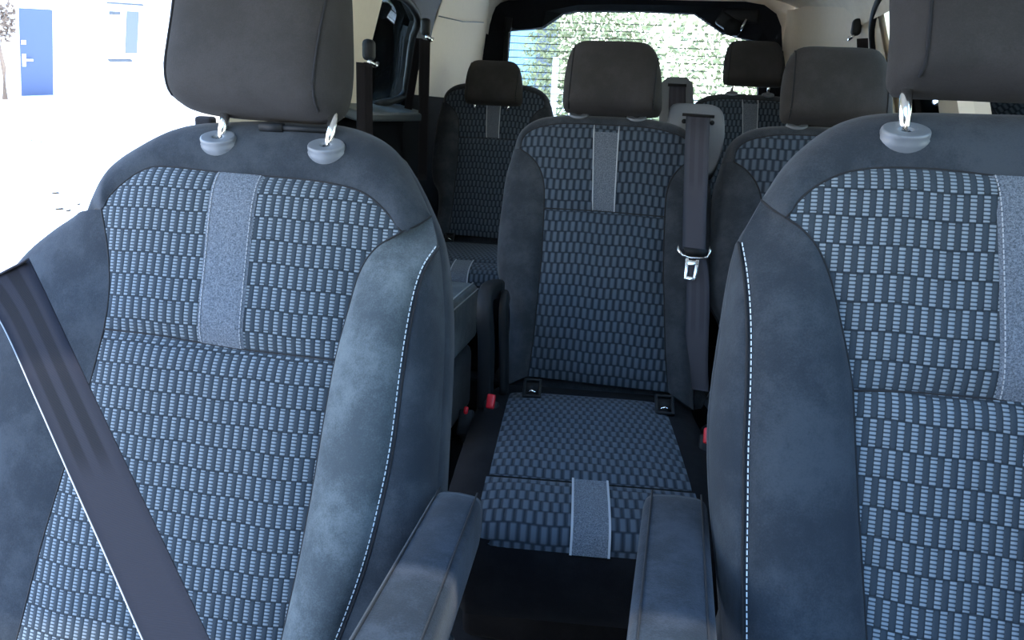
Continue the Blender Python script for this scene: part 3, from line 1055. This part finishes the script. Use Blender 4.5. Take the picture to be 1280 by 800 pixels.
# floor and raised rear step
mb = MB(); mb.box(((XL + XR) / 2, (YF + YR) / 2, -.02), (XR - XL, YR - YF, .04)); struct('floor', mb, M['carpet'], smooth=False)
mb = MB(); mb.box(((XL + XR) / 2, 2.95, .12), (XR - XL - .02, 1.3, .238), bev=.015); struct('trim_1', mb, M['carpet'], smooth=False)
# ceiling: arched headliner
prof = [(XL + .10, 1.46), (XL + .115, 1.54), (XL + .17, 1.61), (XL + .37, 1.66), ((XL + XR) / 2, 1.675), (XR - .45, 1.655), (XR - .26, 1.61), (XR - .17, 1.54), (XR - .14, 1.46)]
P = cr(prof, 40)
ys = [.30, .34, 1.2, 2.2, 3.2, YR]
vs, fs = [], []
for y in ys:
    d = .05 if y == .30 else 0
    for x, z in P: vs.append((x, y, z - d))
for y in ys:
    for x, z in P: vs.append((x, y, z + .05))
n = len(P)
o_ = len(ys) * n
for j in range(len(ys) - 1):
    for i in range(n - 1):
        fs.append((j * n + i, j * n + i + 1, (j + 1) * n + i + 1, (j + 1) * n + i))
        fs.append((o_ + j * n + i, o_ + (j + 1) * n + i, o_ + (j + 1) * n + i + 1, o_ + j * n + i + 1))
for i in range(n - 1):
    fs.append((i, i + 1, o_ + i + 1, o_ + i))
o = obj('ceiling', vs, fs, M['headliner'], None, kind='structure')

# side walls lean inwards above the belt line
def wall_pt(side, y, z):
    X = XL if side < 0 else XR
    lean = max(0, (z - 1.10)) * .36
    return V3((X + lean if side < 0 else X - lean, y, z))
def wp(x, y, side=-1):
    n = V3((1, 0, -.36)) if side < 0 else V3((1, 0, .36))
    p = onplane(x, y, V3((XL if side < 0 else XR, 0, 1.10)), n)
    return (p.y, p.z)
def side_panel(name, side, pts, m, th=.03, smooth=False):
    """flat polygon panel in the wall surface from (y, z) points"""
    mb = MB()
    inn = [wall_pt(side, y, z) for y, z in pts]
    off = V3((side * th, 0, 0))
    mb.loft([[p + off for p in inn], inn])
    return struct(name, mb, m, smooth=smooth)
def lower_wall(name, side, y0, y1, z1):
    mb = MB()
    X = XL if side < 0 else XR
    mb.box((X + side * .02, (y0 + y1) / 2, z1 / 2), (.04, y1 - y0, z1), bev=.008)
    return struct(name, mb, M['trimdark'], smooth=False)
lower_wall('wall_left', -1, 1.48, YR, 1.08)
lower_wall('wall_right', 1, 1.30, YR, 1.06)
mb = MB()
mb.box((XR + .11, (YF + 1.30) / 2, .51), (.04, 1.30 - YF, 1.02), bev=.01)
mb.box((XR + .065, (YF + 1.30) / 2, 1.035), (.13, 1.30 - YF, .03), bev=.01)
struct('door_2', mb, M['trimdark'], smooth=False)
# sill ledges
mb = MB(); mb.box((XL + .045, 2.36, 1.10), (.12, .62, .03), Matrix.Rotation(R(14), 3, 'Y'), bev=.008); struct('trim_2', mb, M['ledge'], smooth=False)
# pillars, left: B (hidden behind the headrest), C (beige with belt), rear quarter
side_panel('trim_3', -1, [(1.50, 1.05), (1.78, 1.05), (1.74, 1.50), (1.56, 1.50)], M['beige'], .05)
side_panel('trim_4', -1, [(2.02, 1.05), wp(458, 134), wp(463, 60), wp(478, 0), (wp(478, 0)[0] + .03, 1.56), (1.98, 1.56)], M['beige'], .05)
# front roof rail and upper rail
for nm, sd, y0, y1 in (('trim_5', -1, .3, 2.25), ('trim_6', 1, .3, 2.25)):
    mb = MB()
    p0, p1 = wall_pt(sd, y0, 1.53), wall_pt(sd, y1, 1.53)
    mb.box((p0 + p1) / 2 + V3((sd * .035, 0, .0)), (.06, y1 - y0, .10), bev=.02)
    struct(nm, mb, M['beige'], smooth=False)


def quarter(name, side, y0, y1, ztop0, ztop1, zb, m):
    """curved rear quarter trim that rolls from the side wall into the tailgate frame"""
    xe = atY(609 if side < 0 else 974, 60, YR).x
    vs, fs = [], []
    N_, K_ = 16, 8
    for i in range(N_):
        t = i / (N_ - 1)
        y = y0 + (y1 - y0) * math.sin(t * math.pi / 2)
        rl = 1 - math.cos(t * math.pi / 2)
        for j in range(K_):
            s = j / (K_ - 1)
            z = zb + ((ztop0 + (ztop1 - ztop0) * t) - zb) * s
            p = wall_pt(side, y, z)
            vs.append(V3((p.x + (xe + side * .01 - p.x) * rl, p.y, p.z)))
    base = len(vs)
    for v in list(vs): vs.append(v + V3((side * .02, .0, 0)))
    for i in range(N_ - 1):
        for j in range(K_ - 1):
            q = (i * K_ + j, i * K_ + j + 1, (i + 1) * K_ + j + 1, (i + 1) * K_ + j)
            fs.append(q)
            fs.append(tuple(x + base for x in q[::-1]))
    return obj(name, vs, fs, m, None, kind='structure')
YQ = wp(534, 60)[0] - .01
quarter('trim_7', -1, YQ, YR - .02, 1.60, 1.60, 1.14, M['beige'])
quarter('trim_8', 1, 2.70, YR - .02, 1.60, 1.60, 1.14, M['beige'])
quarter('trim_9', -1, YQ - .02, YR - .02, 1.165, 1.165, .26, M['trimdark'])
quarter('trim_10', 1, 2.66, YR - .02, 1.155, 1.155, .26, M['trimdark'])
mb = MB()
mb.tube([V3((wall_pt(-1, y, z).x + dx, y, z)) for y, z, dx in ((YQ + .01, 1.436, .003), (YQ + .3, 1.452, .006), (YQ + .6, 1.484, .002))], .0022, 6)
struct('trim_18', mb, M['greyplastic'])
side_panel('trim_11', 1, [(1.40, 1.05), (1.62, 1.05), (1.58, 1.50), (1.44, 1.50)], M['beige'], .05)
side_panel('trim_12', 1, [(2.10, 1.05), (2.26, 1.05), (2.22, 1.50), (2.12, 1.50)], M['beige'], .05)

# side glass
def side_glass(name, side, y0, y1, z0=1.06, z1=1.55):
    mb = MB()
    q = [wall_pt(side, y, z) + V3((side * .035, 0, 0)) for y, z in ((y0, z0), (y1, z0), (y1, z1), (y0, z1))]
    mb.loft([[p + V3((side * .005, 0, 0)) for p in q], q])
    return struct(name, mb, M['tint'], smooth=False)
side_glass('window_1', -1, 2.16, 2.88)
side_glass('window_2', -1, 1.74, 2.05)
side_glass('window_3', 1, 2.22, 2.86)
side_glass('window_4', 1, 1.60, 2.12)
side_glass('window_5', 1, .2, 1.42)
# black seals around the rear side windows
def seal(name, side, pts):
    mb = MB()
    mb.tube([wall_pt(side, y, z) + V3((-side * .004, 0, 0)) for y, z in cr(pts, 40)], .013, 8)
    return struct(name, mb, M['plastic'])
seal('trim_13', -1, [wp(466, 131), wp(501, 121), wp(508, 96), wp(514, 50), wp(521, 26), wp(514, 8), wp(500, -4), wp(480, -8)])
seal('trim_14', 1, [(2.28, 1.07), (2.74, 1.07), (2.80, 1.15), (2.80, 1.38), (2.72, 1.47), (2.55, 1.52), (2.3, 1.53)])
side_panel('trim_15', -1, [wp(502, 124), wp(526, 124), wp(536, 60), wp(546, 14), wp(560, -14), wp(505, -14), wp(523, 26), wp(516, 50), wp(510, 96)], M['plastic'], .03)

# tailgate frame with rear window
def tail(pts): return [atY(x, y, YR) for x, y in pts]
outer = [(604, 200), (606, 130), (607, 85), (609, 45), (613, 22), (624, 8), (640, 3), (690, 1), (740, 1), (800, 2), (870, 4), (930, 5), (953, 9), (968, 20), (974, 36), (975, 60), (977, 130), (980, 200)]
inner = [(624, 200), (628, 130), (632, 85), (635, 50), (636, 38), (648, 37), (664, 36), (678, 34), (703, 17), (720, 14), (800, 14), (868, 17), (886, 29), (903, 41), (925, 47), (946, 52), (948, 130), (950, 200)]
mb = MB()
O3, I3 = tail(outer), tail(inner)
n = len(O3)
mid = [o_.lerp(i_, .45) + V3((0, -.05, 0)) for o_, i_ in zip(O3, I3)]
out_f = [p + V3((0, -.07, 0)) for p in O3]
back_o = [p + V3((0, .06, 0)) for p in O3]
back_i = [p + V3((0, .05, 0)) for p in I3]
rows = [back_o, out_f, mid, [p + V3((0, -.005, 0)) for p in I3], back_i]
for r_ in rows: mb.v += r_
for a_ in range(len(rows) - 1):
    for i in range(n - 1):
        mb.f.append((a_ * n + i, a_ * n + i + 1, (a_ + 1) * n + i + 1, (a_ + 1) * n + i))
wb = struct('wall_back', mb, M['trimdark'], smooth=False)
mb = MB(); mb.box(((XL + XR) / 2, YR + .03, .50), (XR - XL, .06, 1.0), bev=.01); struct('door_1', mb, M['trimdark'], smooth=False)
# header above the frame
mb = MB()
cx_, cz_ = (XL + XR) / 2, 1.2
ext = [V3((p.x + (p.x - cx_) * .35, p.y + .03, p.z + max(0, p.z - cz_) * .5)) for p in O3]
base_ = [p + V3((0, -.02, 0)) for p in O3]
mb.v += base_ + ext
for i in range(n - 1): mb.f.append((i, i + 1, n + i + 1, n + i))
struct('trim_17', mb, M['beige'], smooth=False)
# glass + heater wires
gx0, gx1 = atY(618, 100, YR + .05).x, atY(958, 100, YR + .05).x
mb = MB(); mb.box(((gx0 + gx1) / 2, YR + .05, 1.30), (gx1 - gx0, .005, .66)); rw = struct('window_6', mb, M['glass'], smooth=False)
mb = MB()
for k in range(17):
    z = 1.02 + k * .032
    mb.box(((gx0 + gx1) / 2, YR + .046, z), (gx1 - gx0, .001, .0035))
mb.build('heater_wires', M['greywall'], rw, smooth=False)
# strut at the left of the window, latch gear at the top right
mb = MB()
mb.tube([atY(634, 28, YR - .06), atY(629, 140, YR - .06)], .012, 10)
mb.tube([atY(636, 22, YR - .06), atY(634, 40, YR - .06)], .018, 10)
tag(mb.build('gas_strut', M['plastic']), 'black gas strut down the left side of the rear window', 'strut')
wm = thing('wiper_motor', 'black wiper motor housing at the top right corner of the rear window', 'wiper motor', atY(920, 30, YR - .06))
mb = MB()
mb.box(atY(912, 30, YR - .05), (.12, .06, .06), Matrix.Rotation(R(30), 3, 'Y'), bev=.015)
mb.box(atY(925, 20, YR - .05), (.16, .05, .06), bev=.015)
mb.build('housing', M['plastic'], wm)
mb = MB(); mb.tube([atY(915, 34, YR - .09), atY(916, 34, YR - .04)], .035, 16); mb.build('motor', M['plastic'], wm)
mb = MB(); mb.tube([atY(925, 38, YR - .09), atY(933, 24, YR - .09)], .006, 8); mb.build('linkage', M['chrome'], wm)


# belts on the pillars
def pillar_belt(label, ring_px, side, Yd, runs, hook=False):
    p = atX(*ring_px, wall_pt(side, 0, 1.4).x - side * .03)
    t = thing('pillar_belt', label, 'seat belt', p)
    mb = MB()
    mb.box(p + V3((-side * .012, 0, .02)), (.03, .04, .055), bev=.012)
    mb.build('belt_anchor', M['plastic'], t)
    mb = MB()
    mb.tube([p + V3((-side * .025, -.03, -.012)), p + V3((-side * .03, 0, -.02)), p + V3((-side * .025, .03, -.012))], .006, 8)
    mb.build('belt_ring', M['chrome'], t, label='chrome belt ring')
    for (x0, y0, x1, y1, d0, d1, w) in runs:
        a_, b_ = atX(x0, y0, XLi(side, d0)), atX(x1, y1, XLi(side, d1))
        s_ = V3((.5, .5, 0)) if side < 0 else V3((.5, -.5, 0))
        l, r_ = belt_edges([a_, a_.lerp(b_, .5), b_], w, [s_] * 3)
        ribbon('webbing', l, r_, M['pillarbelt'], t, n=12)
    return t
def XLi(side, d): return (XL + d) if side < 0 else (XR - d)
pillar_belt('hanging seat belt on the beige pillar, right beside the left front headrest', (456, 72), -1, 2.3,
            [(451, 78, 452, 170, .16, .17, .026), (460, 78, 461, 172, .16, .17, .024)])
pillar_belt('third-row seat belt hanging beside the beige rear quarter panel on the left', (528, 42), -1, 2.8,
            [(524, 48, 508, 150, .14, .04, .03), (531, 50, 528, 225, .16, .06, .04)])
pillar_belt('third-row belt anchor high on the right side wall', (1074, 42), 1, 2.6, [(1078, 48, 1082, 200, .15, .05, .04)])

# third-row belt tower behind the centre headrest
frT = Frame(atZ(848, 130, 3.0), 8)
tw = thing('belt_tower', 'grey belt tower of the third row just right of the centre headrest', 'belt tower', frT.W((0, -.9, 0)))
pl_ = plate(frT, 'tower', [(826, 104), (832, 97), (848, 96), (860, 97), (866, 104), (867, 130), (868, 200), (868, 330), (824, 330), (824, 200), (824, 130)], -.05, .0, M['greyplastic'], tw)
mb = MB()
p0, p1 = frT.px(835, 106, .002), frT.px(858, 107, .002)
mb.tube([frT.W(p0), frT.W(p1)], .006, 8)
mb.build('slot', M['seam'], tw)
ribbon('webbing', px_edge(frT, [(837, 106, .004), (836, 125, .006), (836, 200, .006)]), px_edge(frT, [(857, 107, .004), (857, 126, .006), (857, 200, .006)]), M['rearbelt'], tw, n=10)


# windscreen, dash line and front header (behind the camera)
mb = MB()
q = [V3((XL + .1, -.72, .98)), V3((XR - .1, -.72, .98)), V3((XR - .2, .29, 1.60)), V3((XL + .2, .29, 1.60))]
mb.loft([q, [p + V3((0, -.004, .006)) for p in q]])
struct('window_7', mb, M['glass'], smooth=False)
mb = MB(); mb.box(((XL + XR) / 2, -.60, .55), (XR - XL, .30, .80), bev=.05); struct('trim_16', mb, M['trimdark'], smooth=False)


# ================================================================== OUTSIDE
# the car stands on sloping paving: the ground rises towards the white building on the left
g0 = V3((0, 1.2, -.62))
gA, gB = atZ(45, 119, 18.0), atZ(206, 114, 20.6)
gn = (gA - g0).cross(gB - g0).normalized()
if gn.z < 0: gn = -gn
mb = MB()
def on_ground(x, y):
    return V3((x, y, g0.z - (gn.x * (x - g0.x) + gn.y * (y - g0.y)) / gn.z))
N_ = 12
for j in range(N_ + 1):
    for i in range(N_ + 1):
        mb.v.append(on_ground(-26 + 30 * i / N_, -14 + 44 * j / N_))
for j in range(N_):
    for i in range(N_):
        mb.f.append((j * (N_ + 1) + i, j * (N_ + 1) + i + 1, (j + 1) * (N_ + 1) + i + 1, (j + 1) * (N_ + 1) + i))
o = mb.build('ground', M['concrete']); o['kind'] = 'structure'
# far ground behind the car
# building
al = (gB - gA).normalized()
up = (ray(42.5, 11) * (18.0 * al.dot(ray(45, 119)) / al.dot(ray(42.5, 11))) - ray(45, 119) * 18.0).normalized()
al = (al - up * al.dot(up)).normalized()
wn = al.cross(up).normalized()
if wn.dot(CAM - gA) < 0: wn = -wn
bd = thing('building', 'white rendered building far left outside with a blue door', 'building', gA)
def wbox(a0, a1, h0, h1, d0, d1):
    mb = MB()
    c = [gA + al * a_ + up * h_ for a_, h_ in ((a0, h0), (a1, h0), (a1, h1), (a0, h1))]
    mb.loft([[p + wn * d0 for p in c], [p + wn * d1 for p in c]])
    return mb
def wl(x, y):
    p = onplane(x, y, gA, wn) - gA
    return p.dot(al), p.dot(up)
wbox(-6, 16, -.6, 5.2, -.25, 0).build('wall', M['white'], bd, smooth=False)
d0, d1 = wl(23, 65)[0], wl(64.5, 65)[0]
dt = wl(43, 11)[1]
dr = wbox(d0, d1, .02, dt, .005, .06).build('door', M['bluedoor'], bd, smooth=False, label='blue door')
wbox(d0 - .05, d0, 0, dt + .05, .0, .07).build('door_frame', M['white'], dr, smooth=False)
hx, hz = wl(28, 73)
m1 = wbox(hx - .04, hx + .04, hz - .16, hz + .14, .06, .08)
m2 = wbox(hx - .02, hx + .18, hz - .02, hz + .03, .09, .12)
m1.add(m2.v, m2.f)
m1.build('handle', M['chrome'], dr, smooth=False, label='pale metal handle plate')
kx, kz = wl(27, 51)
wbox(kx - .05, kx + .05, kz - .05, kz + .05, .06, .09).build('lock', M['chrome'], dr, smooth=False)
x0, zt = wl(133, 6); x1, zb = wl(176, 70)
wf = wbox(x0, x1, zb, zt, .0, .04).build('window', M['white'], bd, smooth=False)
a0, z1_ = wl(157, 13); a1, z0_ = wl(170, 66)
wbox(a0, a1, z0_, z1_, .041, .05).build('pane', M['darkpane'], wf, smooth=False)
a0, z1_ = wl(135, 13); a1, z0_ = wl(149, 18)
wbox(a0, a1, z0_, z1_, .041, .05).build('vent', M['greywall'], wf, smooth=False)
a0, z1_ = wl(135, 73.5); a1, z0_ = wl(163, 75.5)
wbox(a0, a1, z0_, z1_, .0, .10).build('sill', M['greywall'], bd, smooth=False)
a0, z1_ = wl(133, 3.5); a1, z0_ = wl(178, 5)
wbox(a0, a1, z0_, z1_, .0, .06).build('lintel', M['greywall'], bd, smooth=False)


def foliage_tree(name, label, cat, base, crowns, trunk_h, n, leaf, m, seed, group=None, trunk_r=.12):
    rnd = random.Random(seed)
    t = thing(name, label, cat, base, group)
    if trunk_h:
        mb = MB()
        mb.tube([base, base + V3((.05, .02, trunk_h * .5)), base + V3((.0, .0, trunk_h))], [trunk_r, trunk_r * .8, trunk_r * .5], 10)
        mb.build('trunk', M['bark'], t)
    mb = MB()
    for (c, r) in crowns:
        for _ in range(n):
            d = V3((rnd.gauss(0, 1), rnd.gauss(0, 1), rnd.gauss(0, 1))).normalized() * (rnd.random() ** .4)
            p = V3(c) + V3((d.x * r[0], d.y * r[1], d.z * r[2]))
            a_ = V3((rnd.gauss(0, 1), rnd.gauss(0, 1), rnd.gauss(0, 1))).normalized() * leaf
            b_ = a_.cross(V3((rnd.gauss(0, 1), rnd.gauss(0, 1), rnd.gauss(0, 1)))).normalized() * leaf * .5
            mb.add([p - a_, p + b_, p + a_, p - b_], [(0, 1, 2, 3)])
    mb.build('foliage', m, t, smooth=False)
    return t
# bare twiggy shrub at the building's left end
sp = atZ(-2, 60, 16.5)
sb = V3((sp.x, sp.y, on_ground(sp.x, sp.y).z))
foliage_tree('shrub', 'pale twiggy shrub at the top left corner beside the blue door', 'shrub', sb, [(atZ(-8, 8, 16.5), (.42, .42, .8))], 1.4, 900, .07, M['bark'], 3, trunk_r=.06)
# hedge and trees behind the car and on its right
def gz(x, y): return on_ground(x, y).z
for k, (x, y, r, s, lab) in enumerate([
        (1.2, 12, (2.4, 1.2, 1.9), 11, 'large pale green hedge bush seen through the right half of the rear window'),
        (-1.6, 14.5, (1.3, 1.1, 1.5), 12, 'smaller green bush seen through the middle of the rear window')]):
    b_ = V3((x, y, gz(x, y) - .1))
    foliage_tree('bush', lab, 'bush', b_, [(b_ + V3((0, 0, r[2] * .95)), r), (b_ + V3((r[0] * .5, -.2, r[2] * .7)), (r[0] * .6, r[1], r[2] * .7))], .6, 5200, .055, M['leaf'], s)
b_ = V3((6.5, 9, gz(6.5, 9) - .1))
foliage_tree('bush', 'pale bush outside the right rear side window', 'bush', b_, [(b_ + V3((0, 0, 1.6)), (1.6, 2.6, 1.7))], .6, 5200, .055, M['leaf'], 13)
tp_ = atZ(472, 40, 13)
b_ = V3((tp_.x, tp_.y, gz(tp_.x, tp_.y) - .1))
foliage_tree('tree', 'dark green tree outside the left rear side window', 'tree', b_, [(b_ + V3((0, 0, 2.2)), (.9, 1.0, 1.6))], 2.0, 2600, .07, M['leaf'], 14)
# pale blue clad building and post seen through the rear window
hp = atZ(650, 60, 20)
hb = thing('building', 'pale blue clad building seen through the left part of the rear window', 'building', V3((hp.x, hp.y, gz(hp.x, hp.y))))
mb = MB(); mb.box(V3((hp.x - .9, hp.y + .6, hb.location.z + 2.2)), (2.6, .6, 4.6)); mb.build('wall', M['bluewall'], hb, smooth=False)
mb = MB(); mb.box(V3((hp.x + .65, hp.y + .55, hb.location.z + 2.0)), (.5, .6, 4.2)); mb.build('corner_panel', M['greywall'], hb, smooth=False)
pp = atZ(694, 90, 12)
mb = MB(); mb.tube([V3((pp.x, pp.y, gz(pp.x, pp.y))), V3((pp.x, pp.y, 2.0))], .05, 10)
tag(mb.build('post', M['white']), 'slim white post seen through the rear window left of the centre headrest', 'post')

# dry leaves lying on the paving
for (x, y) in ((40, 176), (52, 178), (75, 262), (86, 264), (99, 256), (70, 242), (190, 178), (30, 146), (175, 133), (140, 134), (110, 265)):
    p = onplane(x, y, g0, gn)
    mb = MB()
    a_ = V3((random.uniform(.03, .06), random.uniform(-.02, .02), 0)); b_ = V3((0, random.uniform(.02, .03), .01))
    q = [p - a_ + gn * .006, p + b_ + gn * .004, p + a_ + gn * .012, p - b_ + gn * .004]
    mb.loft([q, [v + gn * .002 for v in q]])
    tag(mb.build('dry_leaf', M['dryleaf'], smooth=False), 'small dry leaf lying on the bright paving outside', 'leaf', 'dry leaves on the paving')

# ================================================================== LIGHT
w = bpy.data.worlds.new('sky')
sc.world = w
w.use_nodes = True
t = w.node_tree
bg = t.nodes['Background']
tc = t.nodes.new('ShaderNodeTexCoord')
sp_ = t.nodes.new('ShaderNodeSeparateXYZ')
t.links.new(tc.outputs['Generated'], sp_.inputs[0])
rmp = t.nodes.new('ShaderNodeValToRGB')
el = rmp.color_ramp.elements
el[0].position = 0.0; el[0].color = (.95, .92, .85, 1)
el[1].position = .75; el[1].color = (.22, .43, .92, 1)
e = el.new(.14); e.color = (.93, .95, .95, 1)
e = el.new(.34); e.color = (.46, .68, 1.0, 1)
t.links.new(sp_.outputs[2], rmp.inputs[0])
t.links.new(rmp.outputs[0], bg.inputs['Color'])
bg.inputs['Strength'].default_value = 6.8

sun_d = bpy.data.lights.new('sun', 'SUN')
sun_d.energy = 6.5
sun_d.angle = R(1.2)
sun_d.color = (1.0, .98, .95)
sun = bpy.data.objects.new('sun', sun_d)
COL.objects.link(sun)
sun.location = (0, -3, 6)
sd = V3((-.15, .36, -1.0))
sun.rotation_euler = sd.to_track_quat('-Z', 'Y').to_euler()

vs_ = sc.view_settings
sc.display_settings.display_device = 'sRGB'
vs_.view_transform = 'Standard'
vs_.look = 'None'
vs_.exposure = 0.2
vs_.gamma = 1.0
vs_.use_curve_mapping = False
